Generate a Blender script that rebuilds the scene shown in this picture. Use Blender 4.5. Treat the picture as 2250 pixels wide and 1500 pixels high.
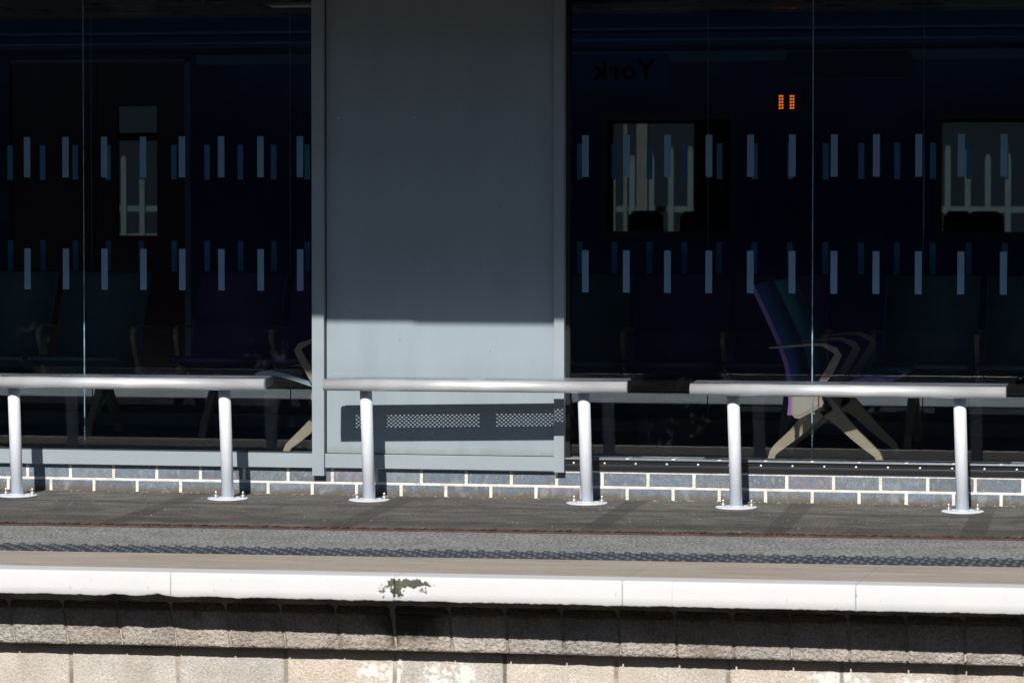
import bpy, bmesh, math, random
from mathutils import Vector, Matrix, noise
random.seed(7)
PI = math.pi
R = math.radians
S = bpy.context.scene
for o in list(bpy.data.objects): bpy.data.objects.remove(o)

# ------------------------------------------------------------ camera, sky, sun, exposure
TH, PITCH, Z0 = R(12), math.atan(325/8290), 18.2
cd = bpy.data.cameras.new('camera'); cam = bpy.data.objects.new('camera', cd); S.collection.objects.link(cam)
cam.location = (Z0*math.sin(TH), -Z0*math.cos(TH), 1.47)
cam.rotation_euler = (PI/2-PITCH, 0, TH)
cd.sensor_width = 36; cd.lens = 36*8290/2250; cd.clip_start = .1; cd.clip_end = 2000
cd.dof.use_dof = True; cd.dof.focus_distance = 17.6; cd.dof.aperture_fstop = 7.1
S.camera = cam
TAN = .69; EL = math.atan(TAN)
w = bpy.data.worlds.new('World'); S.world = w; w.use_nodes = True
nt = w.node_tree; sky = nt.nodes.new('ShaderNodeTexSky'); sky.sky_type = 'NISHITA'; sky.sun_disc = False
sky.sun_elevation = EL; sky.sun_rotation = PI-.04; sky.air_density = 1.0; sky.dust_density = .1; sky.ozone_density = 3.5
nt.links.new(sky.outputs[0], nt.nodes['Background'].inputs[0]); nt.nodes['Background'].inputs[1].default_value = .05
sl = bpy.data.lights.new('sun', 'SUN'); sl.energy = 4.95; sl.angle = R(.53); sl.color = (1, .92, .815)
so = bpy.data.objects.new('sun', sl); S.collection.objects.link(so)
so.rotation_euler = Vector((.04, -1, TAN)).to_track_quat('Z', 'Y').to_euler()
so.location = (0, -10, 20)
S.view_settings.view_transform = 'Standard'; S.view_settings.look = 'None'; S.view_settings.gamma = 1
S.view_settings.exposure = .1
S.render.engine = 'CYCLES'; S.cycles.transparent_max_bounces = 24; S.cycles.max_bounces = 10

# ------------------------------------------------------------ materials
M = {}
def mat(name, col, rough=.6, metal=0., var=.0, scale=8., bump=0., bscale=60., spec=.5, stretch=(1,1,1), coat=0., attr=False, col2=None, speck=0., sscale=200., dist=.01):
    m = bpy.data.materials.new(name); m.use_nodes = True; n = m.node_tree.nodes; l = m.node_tree.links
    b = n['Principled BSDF']; b.inputs['Roughness'].default_value = rough; b.inputs['Metallic'].default_value = metal
    b.inputs['Specular IOR Level'].default_value = spec; b.inputs['Coat Weight'].default_value = coat
    wb = lambda c: tuple(min(1, a*k) for a, k in zip(c, (.985, 1.02, 1.075)))   # colours shifted bluer against the warm sun, so shade turns bluer
    col = wb(col); col2 = wb(col2) if col2 else None
    b.inputs['Base Color'].default_value = (*col, 1)
    tc = n.new('ShaderNodeTexCoord'); mp = n.new('ShaderNodeMapping'); mp.inputs['Scale'].default_value = stretch
    l.new(tc.outputs['Object'], mp.inputs[0]); out = None
    def noise_(sc, det=6):
        t = n.new('ShaderNodeTexNoise'); t.inputs['Scale'].default_value = sc; t.inputs['Detail'].default_value = det
        l.new(mp.outputs[0], t.inputs['Vector']); return t
    if var or col2 or speck or attr:
        t = noise_(scale); rp = n.new('ShaderNodeValToRGB'); rp.color_ramp.elements[0].position = .32; rp.color_ramp.elements[1].position = .68
        c2 = col2 or tuple(min(1, c*(1+var)) for c in col); c1 = col if col2 else tuple(c*(1-var) for c in col)
        rp.color_ramp.elements[0].color = (*c1, 1); rp.color_ramp.elements[1].color = (*c2, 1)
        l.new(t.outputs['Fac'], rp.inputs[0]); out = rp.outputs[0]
        rr = n.new('ShaderNodeMapRange'); rr.inputs[1].default_value = .3; rr.inputs[2].default_value = .7
        rr.inputs[3].default_value = max(.02, rough-.08); rr.inputs[4].default_value = min(1, rough+.08)
        l.new(t.outputs['Fac'], rr.inputs[0]); l.new(rr.outputs[0], b.inputs['Roughness'])
        if speck:
            t2 = noise_(sscale, 3); mr = n.new('ShaderNodeMapRange'); mr.inputs[1].default_value = .35; mr.inputs[2].default_value = .65
            mr.inputs[3].default_value = 1-speck; mr.inputs[4].default_value = 1+speck
            l.new(t2.outputs['Fac'], mr.inputs[0]); mx = n.new('ShaderNodeVectorMath'); mx.operation = 'SCALE'
            l.new(out, mx.inputs[0]); l.new(mr.outputs[0], mx.inputs['Scale']); out = mx.outputs[0]
        if attr:
            at = n.new('ShaderNodeAttribute'); at.attribute_name = 'tint'
            mx = n.new('ShaderNodeVectorMath'); mx.operation = 'MULTIPLY'; l.new(out, mx.inputs[0]); l.new(at.outputs['Color'], mx.inputs[1]); out = mx.outputs[0]
        l.new(out, b.inputs['Base Color'])
    if bump:
        t3 = noise_(bscale, 5); bp = n.new('ShaderNodeBump'); bp.inputs['Strength'].default_value = bump; bp.inputs['Distance'].default_value = dist
        l.new(t3.outputs['Fac'], bp.inputs['Height']); l.new(bp.outputs[0], b.inputs['Normal'])
    M[name] = m
    m['_o'] = 0
    return m
def mix_mask(m, build, col):
    """mix another colour in over the existing base colour, by a mask socket that build(nodes, links, objcoord) returns"""
    n = m.node_tree.nodes; l = m.node_tree.links; b = n['Principled BSDF']
    tc = [x for x in n if x.type == 'TEX_COORD'][0]
    fac = build(n, l, tc.outputs['Object'])
    mx = n.new('ShaderNodeMix'); mx.data_type = 'RGBA'
    src = b.inputs['Base Color']
    if src.links: l.new(src.links[0].from_socket, mx.inputs['A'])
    else: mx.inputs['A'].default_value = src.default_value[:]
    mx.inputs['B'].default_value = (*col, 1); l.new(fac, mx.inputs['Factor']); l.new(mx.outputs['Result'], src)
def mth(n, l, op, a, b=None, c=None, clamp=False):
    x = n.new('ShaderNodeMath'); x.operation = op; x.use_clamp = clamp
    for i, v in enumerate((a, b, c)):
        if v is None: continue
        if isinstance(v, (int, float)): x.inputs[i].default_value = v
        else: l.new(v, x.inputs[i])
    return x.outputs[0]
def nz(n, l, co, sc, det=5, sv=None):
    if sv:
        mp = n.new('ShaderNodeMapping'); mp.inputs['Scale'].default_value = sv; l.new(co, mp.inputs[0]); co = mp.outputs[0]
    t = n.new('ShaderNodeTexNoise'); t.inputs['Scale'].default_value = sc; t.inputs['Detail'].default_value = det; l.new(co, t.inputs['Vector']); return t.outputs['Fac']
def sep(n, l, co):
    s = n.new('ShaderNodeSeparateXYZ'); l.new(co, s.inputs[0]); return s.outputs
def blob(cx, cz, rx, rz, amp=1.2, sc=22, thr=.0, soft=.12, yuse=False):
    """irregular stain with a centre, two radii and a noisy outline"""
    def f(n, l, co):
        x, y, z = sep(n, l, co)
        a = mth(n, l, 'DIVIDE', mth(n, l, 'SUBTRACT', x, cx), rx); c = mth(n, l, 'DIVIDE', mth(n, l, 'SUBTRACT', y if yuse else z, cz), rz)
        d = mth(n, l, 'SQRT', mth(n, l, 'ADD', mth(n, l, 'MULTIPLY', a, a), mth(n, l, 'MULTIPLY', c, c)))
        v = mth(n, l, 'ADD', mth(n, l, 'SUBTRACT', 1-.5*amp+thr, d), mth(n, l, 'MULTIPLY', nz(n, l, co, sc, 8), amp))
        return mth(n, l, 'DIVIDE', v, soft, clamp=True)
    return f
def spots(sc, lo, hi, k=1., sv=None, det=6):
    def f(n, l, co):
        v = nz(n, l, co, sc, det, sv); mr = n.new('ShaderNodeMapRange'); mr.inputs[1].default_value = lo; mr.inputs[2].default_value = hi
        mr.inputs[3].default_value = 0; mr.inputs[4].default_value = k; l.new(v, mr.inputs[0]); return mr.outputs[0]
    return f
def band(axis, c, hw, soft=.01, k=1., wob=.02, skew=0., fade=True):
    def f(n, l, co):
        s = sep(n, l, co); v = s[axis]
        v = mth(n, l, 'SUBTRACT', v, mth(n, l, 'MULTIPLY', s[1-axis], skew))
        v = mth(n, l, 'ADD', v, mth(n, l, 'MULTIPLY', mth(n, l, 'SUBTRACT', nz(n, l, co, 3), .5), wob))
        d = mth(n, l, 'ABSOLUTE', mth(n, l, 'SUBTRACT', v, c))
        r = mth(n, l, 'MULTIPLY', mth(n, l, 'DIVIDE', mth(n, l, 'SUBTRACT', hw, d), soft, clamp=True), k)
        if fade: r = mth(n, l, 'MULTIPLY', r, mth(n, l, 'MULTIPLY', nz(n, l, co, 2.1), 1.5, clamp=True))
        return r
    return f

PAINT = (.30, .35, .385)
mat('grey_paint', PAINT, .38, var=.03, scale=5, bump=.03, bscale=250, spec=.4)
mat('panel_paint', (.28, .34, .38), .42, var=.05, scale=2.2, bump=.02, bscale=120, spec=.4, stretch=(3,1,.6))
mat('steel_brushed', (.73, .75, .78), .38, .45, var=.13, scale=9, bump=.12, bscale=45, stretch=(.5,1,1), dist=.003)
mix_mask(M['panel_paint'], spots(2.2, .46, .70, .08, (3,1,.7)), (.22,.265,.29))
mix_mask(M['panel_paint'], spots(55, .70, .74, .5, (1,1,.5)), (.16,.18,.19))
mix_mask(M['panel_paint'], blob(0, .21, 200, .03, 1.5, 14, .0, 1.6), (.22,.235,.23))
mix_mask(M['grey_paint'], spots(48, .69, .74, .5), (.17,.18,.18))
mat('leg_paint', (.66, .70, .76), .6, var=.03, scale=30, bump=.02, bscale=200)
mix_mask(M['leg_paint'], spots(60, .72, .76, .7), (.15,.13,.12))
mat('bolt_metal', (.65, .64, .6), .3, .8)
mat('perforated_metal', (.60, .64, .70), .28, .85, var=.12, scale=9, bump=.03, bscale=200, stretch=(.5,1,1))
mat('black_plastic', (.012, .013, .015), .35, bump=.1, bscale=90)
mat('black_sill', (.013, .015, .019), .3, spec=.5)
mat('sill_lip', (.12, .14, .16), .3, .6)
mat('silicone', (.17, .25, .32), .4, var=.35, scale=20)
mat('mortar', (.74, .71, .65), .95, var=.2, scale=14, bump=.5, bscale=120, speck=.15)
mix_mask(M['mortar'], spots(9, .55, .7, .8), (.70,.68,.64))
mat('brick', (.150, .182, .215), .75, var=.18, scale=30, bump=.45, bscale=160, attr=True, speck=.22, sscale=160, dist=.006)
mix_mask(M['brick'], spots(42, .58, .68, .6, (1,1,.6)), (.33,.35,.36))
mix_mask(M['brick'], blob(0, -.012, 200, .040, 1.6, 26, .2, .8), (.115,.10,.08))
mix_mask(M['brick'], spots(10, .60, .70, .5), (.30,.32,.34))
mix_mask(M['brick'], spots(75, .66, .72, .8), (.02,.022,.025))
mat('asphalt', (.098, .094, .09), .9, var=.26, scale=3.4, bump=.8, bscale=110, speck=.6, sscale=90, dist=.008)
A = M['asphalt']
mix_mask(A, spots(4, .48, .62, .7, (1, 2.2, 1)), (.155,.15,.145))
mix_mask(A, band(1, -.60, .07, .04, .7, .05, .0), (.035,.034,.032))
mix_mask(A, band(1, -1.46, .16, .08, .6, .05, .03), (.038,.037,.035))
for cx in (-1.55, -.5, .62, 1.42, 2.28, -2.6): mix_mask(A, band(0, cx, .06, .012, .75, .03, -.05), (.04,.039,.037))
mix_mask(A, spots(60, .655, .70, .9), (.46,.44,.40))
mix_mask(A, spots(7, .54, .62, .55, (1,1.8,1)), (.05,.048,.046))
mix_mask(A, band(1, -.03, .06, .05, .8, .06), (.13,.105,.08))
mat('asphalt_edge', (.255, .262, .26), .9, var=.14, scale=5, bump=.9, bscale=150, speck=.75, sscale=80, dist=.008, stretch=(1,1,1))
mix_mask(M['asphalt_edge'], band(1, -1.94, .06, .09, .5, .05, .04), (.26,.24,.21))
mat('tactile', (.05, .06, .078), .45, var=.2, scale=6, bump=.3, bscale=200)
mat('rust', (.045, .030, .026), .9, var=.45, scale=16, bump=.6, bscale=160, col2=(.115,.060,.048))
mat('coping', (.36, .31, .255), .88, var=.15, scale=3, bump=.4, bscale=200, speck=.12, sscale=180, stretch=(.7,4,1), col2=(.46,.41,.35))
mix_mask(M['coping'], spots(7, .57, .72, .5, (.4,3,1)), (.20,.165,.13))
mat('white_paint', (.70, .69, .69), .6, var=.02, scale=7, bump=.16, bscale=60, dist=.004, col2=(.655,.65,.66))
WP = M['white_paint']
mix_mask(WP, spots(26, .69, .72, .55), (.5,.48,.45))
mix_mask(WP, blob(.395, -.022, .088, .017, 2.5, 50, .05, .22), (.06,.06,.052))
mix_mask(WP, blob(.352, -.046, .032, .045, 3.0, 75, -.2, .16), (.05,.055,.036))
mix_mask(WP, blob(.302, -.050, .026, .034, 2.8, 70, -.45, .25), (.12,.115,.10))
mix_mask(WP, blob(.455, -.045, .034, .030, 2.8, 80, -.62, .25), (.12,.115,.10))
for jx in (-.542+.01, 1.203, 2.114): mix_mask(WP, blob(jx, -.05, .008, .05, 2.6, 90, -.9, .2), (.30,.28,.26))
mix_mask(WP, band(0, 1.42, .0018, .001, .5, .05), (.35,.32,.30))
mix_mask(WP, spots(30, .70, .74, .35, (3,1,1)), (.45,.42,.40))
mat('joint', (.05, .042, .035), .95)
mat('block_rough', (.395, .355, .315), .95, var=.2, scale=8, bump=1., bscale=70, attr=True, speck=.25, sscale=120, dist=.02)
mix_mask(M['block_rough'], spots(13, .6, .72, .5), (.15,.12,.10))
mix_mask(M['block_rough'], blob(.34, .79, .15, .15, 1.6, 14, .2, .6), (.09,.08,.07))
mat('block_smooth', (.53, .485, .43), .92, var=.13, scale=6, bump=.6, bscale=110, attr=True, speck=.22, sscale=150, dist=.008)
mix_mask(M['block_smooth'], spots(4, .52, .66, .6), (.55,.50,.43))
for a in ((.27,.50,.045,.2), (.44,.51,.07,.09), (.55,.53,.06,.08), (.18,.55,.07,.04), (2.0,.555,.14,.035), (2.3,.54,.1,.03)): mix_mask(M['block_smooth'], blob(*a, 3.0, 45, -.1, .5), (.76,.76,.77))
mix_mask(M['block_smooth'], spots(7, .56, .72, .55, (1,1,.5)), (.34,.31,.27))
mat('grout', (.42, .37, .31), .95, var=.35, scale=9, bump=.5, bscale=90)
mix_mask(M['grout'], spots(5, .5, .62, .7), (.12,.10,.09))
mat('shelter_floor', (.25, .26, .27), .6, var=.1, scale=4)
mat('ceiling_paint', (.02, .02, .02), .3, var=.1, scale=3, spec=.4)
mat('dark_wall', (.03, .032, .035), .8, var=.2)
mat('old_brick', (.03, .026, .026), .9, var=.3, scale=2, bump=.3)
mat('ballast', (.032, .030, .028), .95, var=.4, scale=14, bump=1., bscale=24, speck=.4, sscale=40, dist=.05)
mat('beige_metal', (.43, .365, .27), .4, .0, var=.05, scale=20)
mat('hub_plate', (.44, .41, .35), .4)
mat('teal_seat', (.095, .195, .235), .55, var=.06, scale=20, bump=.2, bscale=300)
mat('purple_seat', (.125, .085, .25), .55, var=.06, scale=20, bump=.2, bscale=300)
mat('navy_seat', (.11, .19, .48), .5, var=.05, scale=20); mat('purple_sidelit_edge', (.30, .16, .46), .4)  # purple seat recoloured bluish for light reflected off its side-on face
mat('pale_teal_seat', (.12, .42, .54), .5, var=.05, scale=20); mat('teal_sidelit_edge', (.25, .27, .24), .5)  # teal seat made paler to hold reflected light in its colour
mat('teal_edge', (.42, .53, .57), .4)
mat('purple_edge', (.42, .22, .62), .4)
mat('vinyl_mark', (.15, .26, .375), .6, var=.06, scale=12)
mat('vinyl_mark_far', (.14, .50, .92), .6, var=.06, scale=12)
mat('train_blue', (.010, .016, .055), .25, var=.1, scale=1, coat=.5)
mat('train_red', (.03, .005, .009), .35, var=.1, scale=1)
mat('train_dark', (.008, .009, .011), .4)
mat('train_roof', (.09, .14, .24), .35)
mat('train_trim', (.07, .09, .13), .35)
mat('moquette', (.012, .012, .02), .9)
mat('fence_white', (.13, .13, .11), .7, var=.15, scale=6)
mat('fence_beige', (.13, .105, .08), .7, var=.2, scale=6)
mat('backdrop_wall', (.009, .012, .014), .9, var=.5, scale=2.2)
mat('far_concrete', (.27, .26, .24), .85, var=.15, scale=3)
mat('sign_letter', (.004, .006, .012), .6)
mat('lamp_body', (.28, .28, .26), .4)
def emis(name, col, st):
    m = mat(name, (0,0,0)); b = m.node_tree.nodes['Principled BSDF']; b.inputs['Emission Color'].default_value = (*col, 1); b.inputs['Emission Strength'].default_value = st
emis('led_orange', (1, .15, .02), 2.6)
emis('led_dim', (1, .12, .02), .8)
emis('tube_light', (1, .97, .88), .03)
def glass(name, tint, f0=1.45):
    m = bpy.data.materials.new(name); m.use_nodes = True; n = m.node_tree.nodes; l = m.node_tree.links; n.remove(n['Principled BSDF'])
    tr = n.new('ShaderNodeBsdfTransparent'); tr.inputs[0].default_value = (*tint, 1)
    gl = n.new('ShaderNodeBsdfGlossy'); gl.inputs['Roughness'].default_value = .0; gl.inputs['Color'].default_value = (.9,.95,1,1)
    # faint smears: a little dust scattering light
    df = n.new('ShaderNodeBsdfDiffuse'); df.inputs[0].default_value = (.30,.38,.45,1)
    tc = n.new('ShaderNodeTexCoord'); ns = nz(n, l, tc.outputs['Object'], 2.2, 8, (1,1,.6)); n2 = nz(n, l, tc.outputs['Object'], 26, 8)
    v = mth(n, l, 'MULTIPLY', mth(n, l, 'SUBTRACT', mth(n, l, 'MULTIPLY', ns, n2), 0.352, clamp=True), .12, clamp=True)
    mr = mth(n, l, 'ADD', v, .0007)
    fr = n.new('ShaderNodeFresnel'); fr.inputs[0].default_value = f0
    a = n.new('ShaderNodeMixShader'); l.new(fr.outputs[0], a.inputs[0]); l.new(tr.outputs[0], a.inputs[1]); l.new(gl.outputs[0], a.inputs[2])
    b = n.new('ShaderNodeMixShader'); l.new(mr, b.inputs[0]); l.new(a.outputs[0], b.inputs[1]); l.new(df.outputs[0], b.inputs[2])
    l.new(b.outputs[0], n['Material Output'].inputs[0]); M[name] = m
glass('front_glass', (.85, .865, .875)); glass('back_glass', (.74, .82, .90), 1.3); glass('train_glass', (.62, .67, .68), 1.3)
def sign_mat():
    m = bpy.data.materials.new('sign_face'); m.use_nodes = True; n = m.node_tree.nodes; l = m.node_tree.links
    b = n['Principled BSDF']; b.inputs['Base Color'].default_value = (.16, .42, .64, 1); b.inputs['Roughness'].default_value = .5
    t = n.new('ShaderNodeBsdfTranslucent'); t.inputs[0].default_value = (.16, .42, .64, 1); x = n.new('ShaderNodeMixShader'); x.inputs[0].default_value = .4
    l.new(b.outputs[0], x.inputs[1]); l.new(t.outputs[0], x.inputs[2]); l.new(x.outputs[0], n['Material Output'].inputs[0]); M['sign_face'] = m
sign_mat()

# ------------------------------------------------------------ mesh helpers
class MB:
    def __init__(s): s.bm = bmesh.new(); s.tint = s.bm.loops.layers.float_color.new('tint')
    def box(s, x0, x1, y0, y1, z0, z1, tint=(1,1,1), bev=0.):
        x0, x1 = sorted((x0, x1)); y0, y1 = sorted((y0, y1)); z0, z1 = sorted((z0, z1))
        vs = [s.bm.verts.new((x, y, z)) for x in (x0, x1) for y in (y0, y1) for z in (z0, z1)]
        fs = [s.bm.faces.new([vs[i] for i in q]) for q in ((0,1,3,2), (4,6,7,5), (0,4,5,1), (2,3,7,6), (0,2,6,4), (1,5,7,3))]
        if bev:
            r = bmesh.ops.bevel(s.bm, geom=list({e for f in fs for e in f.edges}), offset=bev, segments=2, affect='EDGES', profile=.6)
            fs = list({f for v in r['verts'] for f in v.link_faces} | {f for f in fs if f.is_valid})
        for f in fs:
            if f.is_valid:
                for lp in f.loops: lp[s.tint] = (*tint, 1)
        return s
    def prism(s, pts, a0, a1, axis='y', smooth=False):
        """closed outline pts extruded along an axis; pts are (x,z) for y, (y,z) for x, (x,y) for z"""
        def mk(p, a): return {'y': (p[0], a, p[1]), 'x': (a, p[0], p[1]), 'z': (p[0], p[1], a)}[axis]
        A_ = [s.bm.verts.new(mk(p, a0)) for p in pts]; B_ = [s.bm.verts.new(mk(p, a1)) for p in pts]; n = len(pts); fs = []
        fs.append(s.bm.faces.new(A_)); fs.append(s.bm.faces.new(B_[::-1]))
        for i in range(n):
            f = s.bm.faces.new((A_[i], B_[i], B_[(i+1) % n], A_[(i+1) % n])); f.smooth = smooth; fs.append(f)
        for f in fs:
            for lp in f.loops: lp[s.tint] = (1,1,1,1)
        return s
    def tube(s, path, rad, seg=16, cap=True):
        path = [Vector(p) for p in path]; rs = rad if isinstance(rad, (list, tuple)) else [rad]*len(path); rings = []
        for i, p in enumerate(path):
            d = ((path[min(i+1, len(path)-1)]-p).normalized() + (p-path[max(i-1, 0)]).normalized()).normalized()
            u = d.cross(Vector((0,1,0))); u = u.normalized() if u.length > .05 else d.cross(Vector((1,0,0))).normalized(); v = d.cross(u).normalized()
            r = rs[i]; ra, rb = r if isinstance(r, tuple) else (r, r)
            rings.append([s.bm.verts.new(p + u*math.cos(2*PI*k/seg)*ra + v*math.sin(2*PI*k/seg)*rb) for k in range(seg)])
        for a, b in zip(rings, rings[1:]):
            for k in range(seg):
                f = s.bm.faces.new((a[k], a[(k+1) % seg], b[(k+1) % seg], b[k])); f.smooth = True
        if cap: s.bm.faces.new(rings[0][::-1]); s.bm.faces.new(rings[-1])
        return s
    def ribbon(s, pts, th, y0, y1, smooth=True):
        """an open (x,z) profile given thickness th and extruded in y"""
        P_ = [Vector((p[0], p[1])) for p in pts]; N_ = []
        for i in range(len(P_)):
            d = (P_[min(i+1, len(P_)-1)]-P_[max(i-1, 0)]).normalized(); N_.append(Vector((-d.y, d.x)))
        t = th if isinstance(th, (list, tuple)) else [th]*len(P_)
        out = [tuple(p+n*q/2) for p, n, q in zip(P_, N_, t)] + [tuple(p-n*q/2) for p, n, q in list(zip(P_, N_, t))[::-1]]
        return s.prism(out, y0, y1, 'y', smooth)
    def dome(s, c, r, d=(0,-1,0), h=.6, seg=12):
        d = Vector(d).normalized(); u = d.orthogonal().normalized(); v = d.cross(u); c = Vector(c); rings = []
        for j in range(4):
            a = j/4*PI/2; rings.append([s.bm.verts.new(c+(u*math.cos(2*PI*k/seg)+v*math.sin(2*PI*k/seg))*r*math.cos(a)+d*r*h*math.sin(a)) for k in range(seg)])
        for a, b in zip(rings, rings[1:]):
            for k in range(seg): f = s.bm.faces.new((a[k], a[(k+1) % seg], b[(k+1) % seg], b[k])); f.smooth = True
        t = s.bm.verts.new(c+d*r*h)
        for k in range(seg): s.bm.faces.new((rings[-1][k], rings[-1][(k+1) % seg], t)).smooth = True
        s.bm.faces.new(rings[0][::-1])
        return s
    def build(s, name, m, parent=None, fix=True):
        if fix: bmesh.ops.recalc_face_normals(s.bm, faces=s.bm.faces)
        me = bpy.data.meshes.new(name); s.bm.to_mesh(me); s.bm.free(); me.materials.append(M[m])
        o = bpy.data.objects.new(name, me); S.collection.objects.link(o)
        if parent: o.parent = parent
        return o
def tag(o, label=None, cat=None, group=None, kind=None):
    if label: o['label'] = label
    if cat: o['category'] = cat
    if group: o['group'] = group
    if kind: o['kind'] = kind
    return o
def empty(name, loc=(0,0,0), rz=0):
    o = bpy.data.objects.new(name, None); S.collection.objects.link(o); o.location = loc; o.rotation_euler = (0,0,rz); return o
def copy_tree(o, parent=None):
    c = o.copy(); S.collection.objects.link(c)
    if parent: c.parent = parent
    for ch in [x for x in S.objects if x.parent == o]: copy_tree(ch, c)
    return c
def wall_holes(mb, x0, x1, z0, z1, y0, y1, holes):
    """a wall of boxes round rectangular openings (hx0,hx1,hz0,hz1)"""
    x = x0
    for (a, b, c, d) in sorted(holes):
        mb.box(x, a, y0, y1, z0, z1); mb.box(a, b, y0, y1, z0, c); mb.box(a, b, y0, y1, d, z1); x = b
    mb.box(x, x1, y0, y1, z0, z1); return mb

# ------------------------------------------------------------ ground and platform (setting)
# long lines on the platform, y as a function of x, read off the photograph's perspective
LN = dict(rust=lambda x: -1.852+.042*x, tac0=lambda x: -2.75+.052*x, tac1=lambda x: -3.04+.040*x, white=lambda x: -3.655+.0240*x, edge=lambda x: -3.802+.0285*x)
XA, XB = -9., 9.
def strip(la, lb, z0, z1, xa=XA, xb=XB):
    mb = MB(); v = [mb.bm.verts.new((x, l(x), z)) for z in (z0, z1) for (x, l) in ((xa, la), (xb, la), (xb, lb), (xa, lb))]
    for q in ((0,1,2,3), (4,5,6,7), (0,1,5,4), (1,2,6,5), (2,3,7,6), (3,0,4,7)): mb.bm.faces.new([v[i] for i in q])
    return mb
g = MB(); g.box(-60, 60, -70, 60, -1.3, -.95); tag(g.build('track_bed', 'ballast'), kind='structure')
tag(strip(LN['rust'], lambda x: .25, -.5, 0).build('platform', 'asphalt'), kind='structure')
tag(strip(LN['tac0'], LN['rust'], -.4, .002).build('pavement', 'asphalt_edge'), kind='structure')
# blister paving: slab with raised lozenges in offset rows
tp = strip(LN['tac1'], LN['tac0'], -.2, .003, -4.6, 4.6)
random.seed(3)
for r in range(5):
    x = -4.5+(r % 2)*.0335
    while x < 4.5:
        y = LN['tac1'](x)+(LN['tac0'](x)-LN['tac1'](x))*(.1+.2*r); h = .0088
        b_, t_ = [], []
        for k in range(10):
            a = 2*PI*k/10; b_.append(tp.bm.verts.new((x+.0165*math.cos(a), y+.016*math.sin(a), .003))); t_.append(tp.bm.verts.new((x+.0125*math.cos(a), y+.012*math.sin(a), .003+h)))
        for k in range(10): tp.bm.faces.new((b_[k], b_[(k+1) % 10], t_[(k+1) % 10], t_[k])).smooth = True
        tp.bm.faces.new(t_); x += .067
tag(tp.build('tactile_paving', 'tactile'), kind='structure')
# rusty drain channel with slanted bars
dr = empty('drain_channel', (0, LN['rust'](0), 0)); tag(dr, 'long rust brown channel grating running across the whole platform asphalt', 'drain')
mb = MB(); mo = MB(); random.seed(4)
for s_ in (-.034, .034): mb.prism([(XA, LN['rust'](XA)-LN['rust'](0)+s_-.005), (XB, LN['rust'](XB)-LN['rust'](0)+s_-.005), (XB, LN['rust'](XB)-LN['rust'](0)+s_+.005), (XA, LN['rust'](XA)-LN['rust'](0)+s_+.005)], .001, .010, 'z')
mb.build('rim', 'rust', dr)
x = -4.6
while x < 4.6:
    y = LN['rust'](x)-LN['rust'](0); h = .011+random.uniform(-.003, .004); dx = .022+random.uniform(-.005, .005)
    mo.prism([(x, y-.03), (x+.011, y-.03), (x+dx+.011, y+.03), (x+dx, y+.03)], .0025, h, 'z'); x += .0235+random.uniform(-.002, .002)
mo.build('grating', 'rust', dr)

mat('grit', (.34, .31, .26), .9, var=.4, scale=30)
q = MB(); random.seed(21)
for k in range(520):
    near_wall = random.random() < .75
    x = random.uniform(-3, 3.2); y = -.003-abs(random.gauss(0, .028)) if near_wall else random.uniform(-1.85, -.05); rr = random.uniform(.0018, .0055)*(1 if near_wall else .8)
    q.dome((x, y, -.0005), rr, (random.uniform(-.3,.3), random.uniform(-.3,.3), 1), random.uniform(.5, 1.1), 6)
tag(q.build('gravel', 'grit'), 'pale stone chips and grit strewn on the asphalt along the brick plinth', kind='stuff')
# kerb: tan coping stones with a painted nosing; joints every 0.88 m
JX = [-.542+.885*k for k in range(-5, 7)]
ct = MB(); wt = MB(); jt = MB()
xs = [XA]+[j for j in JX if XA < j < XB]+[XB]
for a, b in zip(xs, xs[1:]):
    a += .0005; b -= .0005
    v = [ct.bm.verts.new((x, l(x), z)) for z in (-.075, .004) for (x, l) in ((a, LN['white']), (b, LN['white']), (b, LN['tac1']), (a, LN['tac1']))]
    for q in ((0,1,2,3), (4,5,6,7), (0,1,5,4), (1,2,6,5), (2,3,7,6), (3,0,4,7)): ct.bm.faces.new([v[i] for i in q])
    # white nosing: swept profile, rounded arris, ragged lower edge
    N = int((b-a)/.006)+1 if abs(a) < 4 and abs(b) < 5 else 6; rows = []
    for i in range(N+1):
        x = a+(b-a)*i/N; ye = LN['edge'](x); yw = LN['white'](x)
        n1 = noise.noise(Vector((x*9, 3, 0)))*.004+noise.noise(Vector((x*38, 7, 1)))*.0025+noise.noise(Vector((x*110, 5, 2)))*.0025
        n2 = noise.noise(Vector((x*5, 9, 4)))*.0012
        if -.66 < x < -.545: n1 += .008*max(0, 1-abs(x+.60)/.06)
        if -.83 < x < -.70: n1 += .006*max(0, 1-abs(x+.76)/.06)
        chip = max(0, 1-abs(x-.37)/.07); ch = chip*.006*(1+noise.noise(Vector((x*60, 1, 1))))
        zb = -.090-.004*max(0, x)/2.5+n1
        prof = [(yw, .0045), (ye+.018, .004), (ye+.010+n2*.3, .003-ch), (ye+.004+n2*.4+ch, -.0005-ch), (ye+.0008+n2*.5+ch, -.006), (ye+n2*.5+ch*.6, -.012), (ye+n2*.5, -.06), (ye+.0004+n2, zb+.0035), (ye+.0035+n2, zb), (ye+.02, zb-.002), (yw, zb-.004)]
        rows.append([wt.bm.verts.new((x, p[0], p[1])) for p in prof])
    for r0, r1 in zip(rows, rows[1:]):
        for k in range(len(r0)-1): wt.bm.faces.new((r0[k], r1[k], r1[k+1], r0[k+1])).smooth = 0 < k < 8
    wt.bm.faces.new(rows[0]); wt.bm.faces.new(rows[-1][::-1])
tag(ct.build('kerb', 'coping'), kind='structure')
tag(wt.build('kerb_edge', 'white_paint'), kind='structure')
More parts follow.
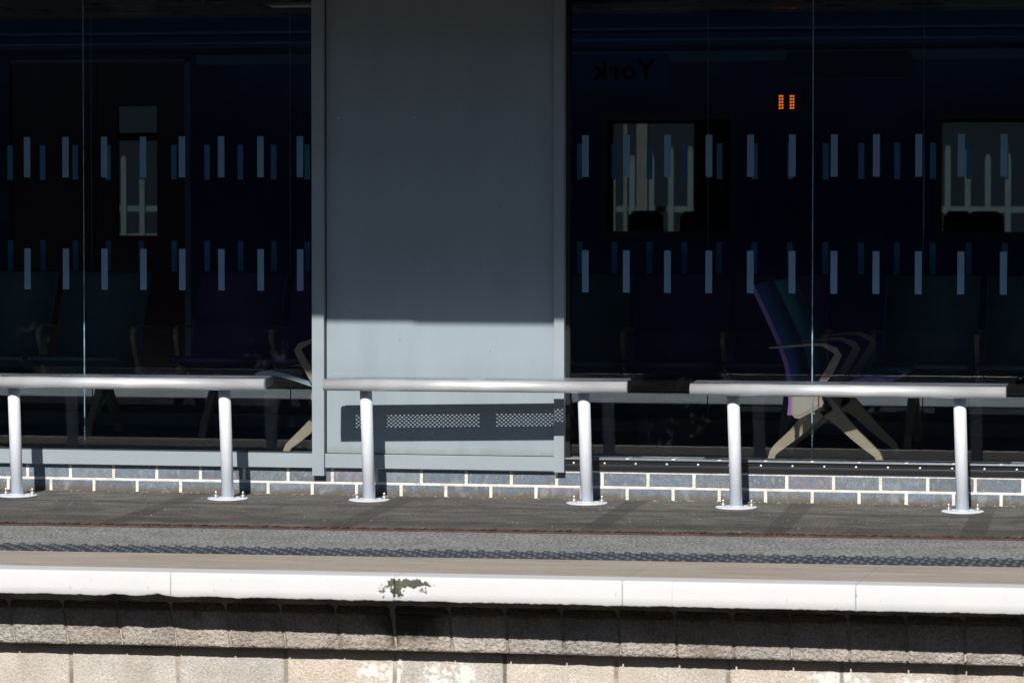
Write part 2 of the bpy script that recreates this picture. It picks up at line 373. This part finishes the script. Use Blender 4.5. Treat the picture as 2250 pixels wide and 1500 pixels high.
jf = strip(lambda x: LN['edge'](x)+.022, LN['tac1'], -.08, -.012, XA+.1, XB-.1); tag(jf.build('kerb_bedding', 'joint'), kind='structure')

# platform retaining wall: a projecting course of rough blocks over smooth blocks
Y1 = lambda x: -3.572+.0425*x
Y2 = lambda x: -3.497+.0425*x
pw = empty('platform_wall', (0, Y1(0), -.95)); tag(pw, 'pale concrete block wall under the white platform edge, upper course projecting', 'wall')
def rough_block(mb, a, b, zt, zb, Y, batter, amp, tint, seed, skew=0., seg=.009):
    nx = max(2, int((b-a)/seg)); nz_ = max(2, int((zt-zb)/seg)); g_ = []
    for j in range(nz_+1):
        v = j/nz_; z = zt+(zb-zt)*v; row = []
        for i in range(nx+1):
            u = i/nx; x = a+(b-a)*u+skew*v; ed = min(min(u, 1-u)*(b-a), min(v, 1-v)*(zt-zb)); rd = max(0, 1-ed/.008)
            nn = noise.noise(Vector((x*30, z*30, seed)))*.5+noise.noise(Vector((x*80, z*80, seed)))*.35+noise.noise(Vector((x*8, z*8, seed)))*.5
            row.append(mb.bm.verts.new((x, Y(x)+batter*(1-v)+nn*amp+rd*rd*.006-Y1(0), z+.95+nn*amp*.4*(1 if v == 1 else 0))))
        g_.append(row)
    fs = []
    for j in range(nz_):
        for i in range(nx):
            f = mb.bm.faces.new((g_[j][i], g_[j+1][i], g_[j+1][i+1], g_[j][i+1])); f.smooth = True; fs.append(f)
    back = []
    for x, z in ((a, zt), (a+skew, zb), (b+skew, zb), (b, zt)): back.append(mb.bm.verts.new((x, Y(x)+.06-Y1(0), z+.95)))
    L_ = [r[0] for r in g_]; R_ = [r[-1] for r in g_]
    fs.append(mb.bm.faces.new(L_+[back[1], back[0]])); fs.append(mb.bm.faces.new(R_[::-1]+[back[3], back[2]]))
    fs.append(mb.bm.faces.new(g_[-1]+[back[2], back[1]])); fs.append(mb.bm.faces.new(g_[0][::-1]+[back[0], back[3]]))
    for f in fs:
        for lp in f.loops: lp[mb.tint] = (*tint, 1)
mb = MB(); random.seed(5); k = 0; x = -1.249-.2205*12
while x < 4.5:
    far = not (-1.7 < x < 3.1); t = random.uniform(.86, 1.1); wrm = random.uniform(-.03, .03)
    sk = .022 if x < .1 else .010 if x < 1.5 else .005
    rough_block(mb, x+.004-sk-.016, x+.2165-sk-.016, -.094, -.1655, Y1, .03, .003, (t*.42, t*.36, t*.30), k, .016, .05 if far else .010)
    rough_block(mb, x+.003-sk, x+.2175-sk, -.1662, -.311-.004*max(0, x), Y1, .006, .0045, (t*(1+wrm), t, t*(1-wrm)), k+50, sk, .05 if far else .008); x += .2205; k += 1
mb.build('rough_course', 'block_rough', pw, fix=True)
mb = MB(); x = -1.042-.4375*7; k = 0
while x < 4.6:
    far = not (-1.9 < x < 3.1); t = random.uniform(.9, 1.08); wrm = random.uniform(-.03, .05)
    rough_block(mb, x+.003, x+.4345, -.322, -.53, Y2, 0, .0015, (t*(1+wrm), t, t*(1-wrm)), k, 0, .06 if far else .014); x += .4375; k += 1
x = -1.26-.4375*7
for r in range(2):
    x = -1.26-.4375*7+.21*r
    while x < 4.6: rough_block(mb, x+.005, x+.4325, -.54-.215*r, -.745-.215*r, Y2, 0, .0015, (1,1,1), 3, 0, .022); x += .4375
mb.build('smooth_course', 'block_smooth', pw)
mb = strip(lambda x: Y2(x)+.004-Y1(0), lambda x: Y2(x)+.3-Y1(0), 0, .632, -4.5, 4.5)
mb.bm.faces.ensure_lookup_table()
o = mb.build('mortar', 'grout', pw)
mb = strip(lambda x: Y1(x)+.012-Y1(0), lambda x: Y1(x)+.3-Y1(0), .6405, .858, -4.5, 4.5); mb.build('mortar', 'grout', pw)

# ------------------------------------------------------------ waiting room
FZ = .13
wr = empty('waiting_room', (0, 0, 0)); tag(wr, 'glazed waiting room with grey steel panel and blue brick plinth behind the perch seats', 'waiting room')
# brick plinth
mb = MB(); random.seed(11)
TW = [(1,1,1), (.92,.95,1.0), (1.1,1.08,1.05), (.85,.86,.9), (1.0,1.0,1.0), (1.0,1.05,1.12), (.95,1,1.05), (1.1,1.12,1.1), (1.22,1.04,1.10)]
for row, (z0, z1, off) in enumerate(((-.03, .0535, -.776), (.0665, .1275, -.898), (.139, .2, -.776))):
    x = off-.2235*22
    while x < 6:
        far = not (-3.2 < x < 2.8); t = random.uniform(.85, 1.13); c = random.choice(TW)
        mb.box(x+.0075, x+.216, random.uniform(-.0015, .001), .1, z0, z1, tuple(t*q for q in c), 0 if far else .0022); x += .2235
mb.build('brick_plinth', 'brick', wr)
mb = MB(); mb.box(-5.6, 6.1, .0028, .16, -.04, .199)
mb.build('mortar', 'mortar', wr)
# posts, rails and the steel panel
def part(nm, m, parent, *boxes, bev=.0):
    q = MB()
    for b in boxes: q.box(*b, bev=bev)
    return q.build(nm, m, parent)
TOPZ = 2.74
part('post', 'grey_paint', wr, (-.987, -.927, -.045, .06, .096, TOPZ), bev=.0015)
part('post', 'grey_paint', wr, (.215, .265, -.045, .06, .130, TOPZ), bev=.0015)
part('post', 'grey_paint', wr, (-4.6, -4.54, -.045, .06, .096, TOPZ)); part('post', 'grey_paint', wr, (5.06, 5.11, -.045, .06, .13, TOPZ))
pn = part('steel_panel', 'panel_paint', wr, (-.921, .213, -.012, .03, .206, TOPZ-.02), bev=.001)
q = MB(); [q.dome((x, -.0125, 1.835), .0045) for x in (-.86, -.48)]; q.build('screw', 'bolt_metal', pn)
part('panel_gap', 'black_plastic', wr, (-.927, -.921, .0, .03, .2, TOPZ-.02))
part('bottom_rail', 'grey_paint', wr, (-4.54, -.9885, -.032, .05, .1335, .203), bev=.0012)
part('bottom_rail', 'grey_paint', wr, (-.9255, .2135, -.032, .05, .1355, .203), bev=.0012)
part('glazing_bead', 'sill_lip', wr, (-4.54, -.9885, -.028, .012, .2035, .209))
sill = part('glazing_sill', 'black_sill', wr, (.2655, 5.06, -.008, .06, .139, .168), (.2655, 5.06, -.006, .06, .1682, .189), bev=.001)
part('lip', 'sill_lip', sill, (.2655, 5.06, -.014, .0, .1892, .1955), bev=.0015)
part('groove', 'sill_lip', sill, (.2655, 5.06, -.0098, -.006, .1605, .1622))
x = .305
while x < 3.3:
    q = MB(); q.dome((x, -.006, .1735), .0078, h=.7); q.build('bolt', 'bolt_metal', sill)
    q = MB(); q.box(x+.067, x+.085, -.0075, -.002, .1765, .181); q.build('slot', 'black_plastic', sill); x += .1515
part('edge_seal', 'black_plastic', wr, (.2655, .284, .0, .05, .196, TOPZ-.1))
# front glass panes with manifestation marks, silicone joints
MARKS_F = [-2.462+.2*k for k in range(-9, 8)]+[.357+.2*k for k in range(0, 22)]
def panes(xs_, y, z0, z1, gm, mm, marks, seam, zr):
    for a, b in zip(xs_, xs_[1:]):
        if b-a < .3: continue
        p = part('glass_pane', gm, wr, (a+.0035, b-.0035, y, y+.010, z0, z1))
        built = []
        for mx in marks:
            if a+.004 < mx < b-.004:
                for (m0, m1) in zr:
                    x0_, x1_ = max(a+.006, mx-.0163), min(b-.006, mx+.0163); q = MB(); q.box(x0_, x1_, y-.0012, y-.0004, m0, m1); q.build('marking', mm, p)
    for a in seam: part('glass_joint', 'silicone', wr, (a-.0026, a+.0026, y-.001, y+.011, z0, z1))
ZR = ((1.549, 1.749), (.995, 1.197))
panes([-4.54, -3.37, -2.169, -.9885], .018, .204, 2.498, 'front_glass', 'vinyl_mark', MARKS_F, (-3.37, -2.169), ZR)
panes([.2665, 1.455, 2.655, 3.855, 5.06], .018, .1965, 2.498, 'front_glass', 'vinyl_mark', MARKS_F, (1.455, 2.655, 3.855), ZR)
MF = [-3.646+.19875*k for k in range(-8, 42)]
far_j = [-5.56, -4.35, -3.151, -1.959, -.745, .462, 1.668, 2.87, 4.07, 5.3]
panes(far_j, 3.1, .2, 2.498, 'back_glass', 'vinyl_mark_far', MF, far_j[1:-1], ((1.549, 1.749), (1.02, 1.197)))
part('bottom_rail', 'grey_paint', wr, (-5.56, 5.3, 3.06, 3.16, FZ, .2))
# faint ghost frames at the ends, floor, ceiling, roof
part('end_wall', 'dark_wall', wr, (-5.7, -5.56, .0, 3.16, 0, 2.7)); part('end_wall', 'dark_wall', wr, (5.3, 5.44, .0, 3.16, 0, 2.7))
part('floor', 'shelter_floor', wr, (-5.55, 5.29, .17, 3.055, -.1, FZ))
q = MB(); y = .03
while y < 3.1: q.box(-5.55, 5.29, y, y+.088, 2.503, 2.53); y += .092
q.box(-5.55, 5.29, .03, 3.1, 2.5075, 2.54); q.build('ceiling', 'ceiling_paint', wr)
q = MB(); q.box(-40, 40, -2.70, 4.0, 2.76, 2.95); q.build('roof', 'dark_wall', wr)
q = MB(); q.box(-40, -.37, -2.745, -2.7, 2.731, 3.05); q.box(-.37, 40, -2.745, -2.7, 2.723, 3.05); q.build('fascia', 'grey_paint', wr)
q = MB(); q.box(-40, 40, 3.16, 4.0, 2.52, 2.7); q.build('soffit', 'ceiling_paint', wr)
lamp = empty('ceiling_light', (-1.2, 1.95, 2.5)); tag(lamp, 'slim pale strip light fixed under the dark ceiling behind the left glass', 'light')
part('housing', 'lamp_body', lamp, (-.56, .6, -.05, .05, -.018, .002), bev=.006)
part('diffuser', 'tube_light', lamp, (-.54, .58, -.038, .038, -.026, -.0185))

# ------------------------------------------------------------ perch seats on the platform
def perch(name='perch_seat', lean=0.):
    root = empty(name)
    for s_ in (-1, 1):
        q = MB(); lx = s_*.528
        q.tube([(lx, 0, .006), (lx+lean, 0, .30), (lx+2*lean, 0, .545)], .0292, 32); leg = q.build('leg', 'leg_paint', root)
        q = MB(); q.tube([(lx, 0, .001), (lx, 0, .007), (lx, 0, .0085)], [.098, .098, .096], 40); q.tube([(lx, 0, .0086), (lx, 0, .013)], [.0325, .0297], 32); q.build('flange', 'leg_paint', leg)
        for a in (25, 155, 270):
            if a == 270: continue
            bx, by = lx+.074*math.cos(R(a)), .074*math.sin(R(a)); q = MB()
            q.tube([(bx, by, .0086), (bx, by, .0108)], .015, 20); q.tube([(bx, by, .0109), (bx, by, .022)], .0115, 6); q.tube([(bx, by, .0221), (bx, by, .036), (bx, by, .038)], [.006, .006, .004], 12)
            q.build('bolt', 'bolt_metal', leg)
        q = MB(); q.box(lx-.042+2*lean, lx+.042+2*lean, -.078, .085, .545, .5835); q.build('bracket', 'black_plastic', root)
    Lh = .733
    # front bar: hollow rounded nose
    pr = [(-.075, .586)]+[(-.075+.027*-math.sin(a), .558+.028*math.cos(a)) for a in [PI*i/16 for i in range(1, 16)]]+[(-.075, .530), (-.066, .530), (-.066, .5855)]
    q = MB(); q.prism(pr, -Lh, Lh, 'x', True); q.build('front_bar', 'steel_brushed', root)
    # perforated top
    q = MB(); PX, PY, RH, zt, zb = .0217, .0122, .0056, .5895, .5870; y0 = -.0652; bm = q.bm
    def cell(cx, cy, hx, hy):
        cs = [(cx+hx, cy), (cx+hx, cy+hy), (cx, cy+hy), (cx-hx, cy+hy), (cx-hx, cy), (cx-hx, cy-hy), (cx, cy-hy), (cx+hx, cy-hy)]
        ho = [(cx+RH*math.cos(a), cy+min(RH, hy*.93)*math.sin(a)) for a in [PI/4*i for i in range(8)]]
        for z, sgn in ((zt, 1), (zb, -1)):
            o_ = [bm.verts.new((*c, z)) for c in cs]; i_ = [bm.verts.new((*c, z)) for c in ho]
            for k in range(8):
                f = (o_[k], o_[(k+1) % 8], i_[(k+1) % 8], i_[k]); bm.faces.new(f if sgn > 0 else f[::-1])
            if z == zt: top = i_
        for k in range(8): bm.faces.new((top[k], top[(k+1) % 8], i_[(k+1) % 8], i_[k]))
    for g0 in (-.665, .035):
        n = 29
        for r in range(7):
            cy = y0+PY*(r+.5); sh = PX/2 if r % 2 else 0
            for i in range(n-(r % 2)): cell(g0+PX*(i+.5)+sh, cy, PX/2, PY/2)
            if r % 2:
                q.box(g0, g0+PX/2, cy-PY/2, cy+PY/2, zb, zt); q.box(g0+PX*n-PX/2, g0+PX*n, cy-PY/2, cy+PY/2, zb, zt)
    w_ = PX*29
    for a, b in ((-Lh+.004, -.665), (-.665+w_, .035), (.035+w_, Lh-.004)): q.box(a, b, y0, y0+PY*7, zb, zt)
    q.box(-Lh+.004, Lh-.004, y0+PY*7, .078, zb, zt)
    for v in q.bm.verts: v.co.z += -.0035+(v.co.y-y0)*.055
    q.build('perforated_seat', 'perforated_metal', root, fix=False)
    q = MB(); q.prism([(.0785, .5935), (.086, .592), (.092, .586), (.092, .557), (.0785, .557)], -Lh+.02, Lh-.02, 'x'); q.build('rear_rail', 'steel_brushed', root)
    for s_ in (-1, 1):
        q = MB(); e = [(-.064, .586), (.06, .586), (.088, .581), (.090, .552), (.05, .552), (.03, .545), (-.05, .538), (-.064, .540)]
        q.prism([(a+.0, b) for a, b in e], s_*(Lh-.035), s_*(Lh+.001), 'x'); q.build('end_cap', 'black_plastic', root)
    return root
PG = 'perch seats in front of the waiting room'
p1 = perch(lean=-.008); p1.location = (-1.845, -.392, 0); p1.rotation_euler.z = .027
tag(p1, 'steel perch seat in front of the left windows, cut off by the photo edge', 'perch seat', PG)
p2 = copy_tree(p1); p2.location = (-.105, -.297, 0); p2.rotation_euler.z = .03
tag(p2, 'steel perch seat in front of the grey panel, casting a dotted shadow on it', 'perch seat', PG)
p3 = copy_tree(p1); p3.location = (1.679, -.380, 0); p3.rotation_euler.z = -.012
tag(p3, 'steel perch seat before the right window, nearest the side view of purple chair', 'perch seat', PG)

# ------------------------------------------------------------ beam seats inside the waiting room
def bank(cols, pitch, width=.49, LD=.37, edge='_edge'):
    """seats facing local +x, side by side along +y, floor at z = FZ"""
    root = empty('beam_seat'); n = len(cols); gap = (pitch-width)/2
    back = [(-.192, 1.025), (-.185, 1.015), (-.12, .885), (-.055, .74), (-.02, .64), (.0, .535), (.002, .45), (-.004, .392)]
    pan = [(.03, .48), (.15, .507), (.24, .535), (.32, .559), (.39, .572), (.44, .570), (.468, .556)]
    for i, c in enumerate(cols):
        y0 = i*pitch+gap
        for nm, prof, th in (('backrest', back, .016), ('seat', pan, .018)):
            q = MB(); q.ribbon(prof, th, y0+.006, y0+width-.006); o = q.build(nm, c+'_seat', root)
            
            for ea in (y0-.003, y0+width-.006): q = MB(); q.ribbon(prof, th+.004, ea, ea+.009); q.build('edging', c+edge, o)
    q = MB(); q.box(.055, .125, -.02, n*pitch+.02, .40, .462); q.build('beam', 'beige_metal', root)
    for i in range(n+1):
        yc = i*pitch+(-.004 if i == 0 else .004 if i == n else 0)
        q = MB(); q.ribbon([(-.10, .720), (.0, .728), (.10, .737), (.160, .738), (.222, .712), (.236, .690), (.215, .645), (.145, .53), (.10, .45)], [.007, .009, .011, .016, .030, .036, .036, .038, .044], yc-.012, yc+.012, smooth=False)
        q.build('armrest', 'beige_metal', root)
    for yc, s_ in ((-.018, -1), (n*pitch+.018, 1)):
        q = MB(); q.prism([(.012, .502), (.012, .400), (.028, .382), (.05, .378), (.16, .438), (.168, .455), (.15, .508)], yc-.012, yc+.012); pl = q.build('end_plate', 'beige_metal', root)
        q = MB(); q.prism([(.024, .494), (.024, .408), (.034, .396), (.048, .394), (.140, .442), (.138, .455), (.05, .496)], yc+s_*.0121, yc+s_*.016); q.build('badge', 'hub_plate', pl)
    for yc in (LD, n*pitch-LD):
        q = MB()
        q.ribbon([(.14, .44), (.096, .405), (.028, .335), (-.028, .278), (-.112, .208), (-.132, .185), (-.142, .155), (-.146, FZ)], [.09, .085, .07, .056, .042, .035, .031, .031], yc-.02, yc+.02, smooth=False)
        q.build('leg', 'beige_metal', root); q = MB()
        q.ribbon([(.12, .44), (.15, .40), (.21, .345), (.285, .27), (.352, .212), (.385, .185), (.400, .155), (.404, FZ)], [.09, .085, .066, .052, .042, .035, .031, .031], yc-.02, yc+.02, smooth=False)
        q.build('leg', 'beige_metal', root)
    return root
BG = 'seat banks inside the waiting room'
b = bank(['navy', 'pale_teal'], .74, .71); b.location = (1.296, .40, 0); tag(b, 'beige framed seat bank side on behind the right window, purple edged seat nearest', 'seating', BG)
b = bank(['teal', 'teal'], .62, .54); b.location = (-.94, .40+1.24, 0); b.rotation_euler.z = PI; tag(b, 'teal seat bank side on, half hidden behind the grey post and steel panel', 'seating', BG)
def row(x0, cols, lab):
    b = bank(cols, .545, .50, .2, '_seat'); b.location = (x0, 2.42, 0); b.rotation_euler.z = -PI/2; tag(b, lab, 'seating', BG)
row(-4.25, ['teal', 'teal', 'teal'], 'teal seat bank facing the platform at the far left of waiting room')
row(-2.36, ['purple', 'purple'], 'purple seat bank facing the platform, just left of the steel panel')
row(-.40, ['teal', 'purple', 'purple'], 'bank of one teal and two purple seats, directly right of the steel panel')
row(1.50, ['teal', 'teal', 'teal'], 'teal seat bank facing the platform behind the right end of right perch seat')

# ------------------------------------------------------------ station sign on the far glass, read from behind
sg = empty('station_sign', (-.06, 3.135, 2.157)); tag(sg, 'pale blue station sign behind far glass reading York, seen mirrored from behind', 'sign')
part('sign_board', 'sign_face', sg, (-.29, .29, .0, .006, -.095, .095))
cu = bpy.data.curves.new('lettering', 'FONT'); cu.body = 'York'; cu.size = .155; cu.align_x = 'CENTER'; cu.align_y = 'CENTER'; cu.extrude = .0008; cu.offset = .0035; cu.space_character = 1.12
to = bpy.data.objects.new('tmp_text', cu); S.collection.objects.link(to)
me = bpy.data.meshes.new_from_object(to.evaluated_get(bpy.context.evaluated_depsgraph_get())); bpy.data.objects.remove(to)
me.transform(Matrix.Translation((.04, -.0022, 0)) @ Matrix.Scale(-1, 4, (1,0,0)) @ Matrix.Rotation(PI/2, 4, 'X')); me.flip_normals()
me.materials.clear(); me.materials.append(M['sign_letter']); lo = bpy.data.objects.new('lettering', me); S.collection.objects.link(lo); lo.parent = sg

# ------------------------------------------------------------ far platform, canopy, train and what lies beyond
q = MB(); q.box(-40, 40, 3.2, 8.25, -.5, 0); q.box(-40, 5.6-11.3-.001, .26, 3.2, -.5, 0); q.box(5.5, 40, .26, 3.2, -.5, 0); tag(q.build('far_platform', 'asphalt'), kind='structure')
q = MB(); q.box(-40, 40, 8.25, 9.5, -.5, .004); tag(q.build('far_kerb', 'far_concrete'), kind='structure')
q = MB(); q.box(-40, 40, 3.52, 13.4, 4.2, 4.45); o = q.build('occluder', 'dark_wall'); tag(o, 'unseen added canopy over the train beyond the waiting room', 'occluder')  # unseen slab, added so the sun reaches only the far kerb strip

TY0, TY1 = 9.7, 12.4
tr = empty('train', (0, TY0, -.2)); tag(tr, 'dark blue train with red doors standing at the far platform beyond the glass', 'train')
def tpart(nm, m, parent, *boxes, bev=0.):
    return part(nm, m, parent, *[(a, b_, c-TY0, d-TY0, e+.2, f_+.2) for (a, b_, c, d, e, f_) in boxes], bev=bev)
near = [(-1.34, -.42, 1.19, 2.01), (1.13, 2.4, 1.19, 2.01), (3.2, 4.4, 1.19, 2.01)]
farw = [(-1.80, -1.13, 1.15, 2.035), (.68, 1.75, 1.15, 2.035), (2.6, 4.0, 1.15, 2.035), (-6.2, -5.5, 1.1, 2.2)]
def rect_clip(hs): return [(a, b_, c+.2, d+.2) for a, b_, c, d in hs]
q = MB(); wall_holes(q, -4.55, 12, .2-.0, 2.55+.2, 0, .06, rect_clip(near)); q.box(-12, -6.0, 0, .06, .2, 2.75)
q.box(-12, 12, .02, .08, -.1, .2); q.box(-6.0, -4.55, 0, .06, 2.70, 2.75); body = q.build('body', 'train_blue', tr)
q = MB(); wall_holes(q, -12, 12, .2, 2.75, TY1-TY0, TY1-TY0+.06, rect_clip(farw)); q.box(-12, 12, .1, TY1-TY0, .5, .55); q.build('far_side', 'train_dark', tr)
q = MB(); rf = [(0., 2.752), (.02, 2.80), (.10, 2.95), (.30, 3.15), (.7, 3.3), (1.35, 3.36), (2.0, 3.3), (2.4, 3.15), (2.6, 2.95), (2.76, 2.752)]; q.prism(rf, -12, 12, 'x', True)
for z_ in (2.79, 2.87): q.box(-12, 12, -.02, .12, z_, z_+.02)
q.build('roof', 'train_roof', tr)
tpart('stripe', 'train_trim', tr, (-4.5, 12, TY0-.012, TY0-.001, 2.44, 2.515))
tpart('gutter', 'train_dark', tr, (-12, 12, TY0-.03, TY0-.001, 2.53, 2.555))
for (a, b_, c, d) in near:
    wf = tpart('window', 'train_dark', tr, (a-.05, a, TY0-.008, TY0+.03, c-.05, d+.05), (b_, b_+.05, TY0-.008, TY0+.03, c-.05, d+.05), (a+.0005, b_-.0005, TY0-.008, TY0+.03, c-.05, c), (a+.0005, b_-.0005, TY0-.008, TY0+.03, d, d+.05))
    tpart('pane', 'train_glass', wf, (a, b_, TY0+.02, TY0+.026, c, d))
dw = (-5.135, -4.825, 1.15, 2.13)
q = MB(); wall_holes(q, -5.3, -4.60, .3, 2.66, .02, .055, [(dw[0], dw[1], dw[2]+.2, dw[3]+.2)]); dl = q.build('door', 'train_red', tr)
tpart('window_bar', 'train_dark', dl, (dw[0]+.001, dw[1]-.001, TY0+.036, TY0+.05, 1.87, 1.93))
tpart('window', 'train_glass', dl, (dw[0], dw[1], TY0+.03, TY0+.036, dw[2], dw[3]))
q = MB(); q.box(-5.98, -5.305, .02, .055, .3, 2.66); q.build('door', 'train_red', tr)
tpart('door_frame', 'train_trim', tr, (-4.60, -4.553, TY0-.004, TY0+.05, .1, 2.46), (-5.99, -4.6005, TY0-.004, TY0+.05, 2.462, 2.49))
# unlit destination display and the small lit one beneath it
q = MB(); dz = 2.40+.2
def rrect(cx, cz, hw, hh, r, n=6):
    return [(cx+sx*(hw-r)+r*math.cos(a), cz+sz*(hh-r)+r*math.sin(a)) for (sx, sz, a0) in ((1,1,0), (-1,1,PI/2), (-1,-1,PI), (1,-1,3*PI/2)) for a in [a0+PI/2*i/n for i in range(n+1)]]
q.prism(rrect(.45, 2.6, .46, .105, .05), -.02, -.001); ds = q.build('destination_display', 'train_dark', tr)
q = MB(); q.prism(rrect(.45, 2.505, .40, .004, .003), -.0235, -.0205); q.build('frame', 'train_trim', ds)
q = MB(); q.prism(rrect(0, 2.34, .12, .09, .01), -.02, -.001); ld = q.build('number_display', 'train_dark', tr)
q = MB()
for cx in (-.043, .038):
    for i in (-1, 1):
        for j in range(5): q.dome((cx+i*.0095, -.0205, 2.337+(j-2)*.0215), .0072, seg=10)
q.build('lit_digits', 'led_orange', ld)
# seats inside the coach
for i, (sx, sy, sw) in enumerate(((-1.30, 10.9, .20), (-.83, 10.5, .20), (1.12, 10.9, .18), (1.36, 10.5, .25), (2.6, 10.5, .25), (-3.1, 10.5, .25))):
    q = MB(); zt = 1.335+.2
    pts = [(sx-sw*.35, .6), (sx-sw*.5, zt-.13), (sx-sw*.48, zt-.04), (sx-sw*.3, zt), (sx+sw*.3, zt), (sx+sw*.48, zt-.04), (sx+sw*.5, zt-.13), (sx+sw*.45, .6)]
    q.prism(pts, sy-TY0, sy-TY0+.45); q.box(sx+sw*.45, sx+.5, sy-TY0, sy-TY0+.45, .85, .95); q.build('seat', 'moquette', tr)
# white railings and wall on the sunlit side beyond the train
fn = empty('picket_fence', (0, 20, -.5)); tag(fn, 'white picket railings in sun, seen through the train windows', 'fence')
q = MB(); x = -14.
while x < 6:
    hh = 2.40+.05*math.sin(x*7); q.prism([(x-.028, 0), (x+.028, 0), (x+.028, hh-.05), (x+.015, hh), (x-.015, hh), (x-.028, hh-.05)], -.02, .02); x += .2
q.build('picket', 'fence_white', fn)['kind'] = 'stuff'
part('rail', 'fence_white', fn, (-14, 6, .021, .06, 1.78, 1.84), (-14, 6, .021, .06, 1.50, 1.55))
ps = part('post', 'fence_beige', None, (-2.71, -2.60, 18.6, 18.7, -.9, 3.6), bev=.008); tag(ps, 'beige upright post in front of the white railings, seen through train window', 'post')
ps = part('post', 'fence_beige', None, (-2.84, -2.80, 18.6, 18.65, -.9, 3.6), bev=.006); tag(ps, 'thin rusty pipe left of the beige post, seen through train window', 'pipe')
q = MB(); q.box(-30, 20, 26, 27, -.9, 5); o = q.build('brick_wall', 'backdrop_wall'); tag(o, 'grey wall behind the white railings, seen through the train windows', 'wall')
# behind the camera: near platform, with an added dark building and overhead slab
q = MB(); q.box(-60, 60, -30, -12.2, -1.0, 0); tag(q.build('near_platform', 'asphalt'), kind='structure')
q = MB(); q.box(-60, 60, -31, -30, -.9, 6.5); o = q.build('backdrop_building', 'old_brick'); tag(o, 'long dark brick block, unseen, added opposite to darken the glass reflections', 'building')  # unseen, added as something dark for the glass to mirror
q = MB(); q.box(-60, 60, -29.98, -19, 4.9, 5.2); o = q.build('platform_occluder', 'old_brick'); tag(o, 'unseen added canopy over the opposite platform, in front of the brick station building', 'occluder')  # unseen slab, added to keep sun off the near platform and its reflection
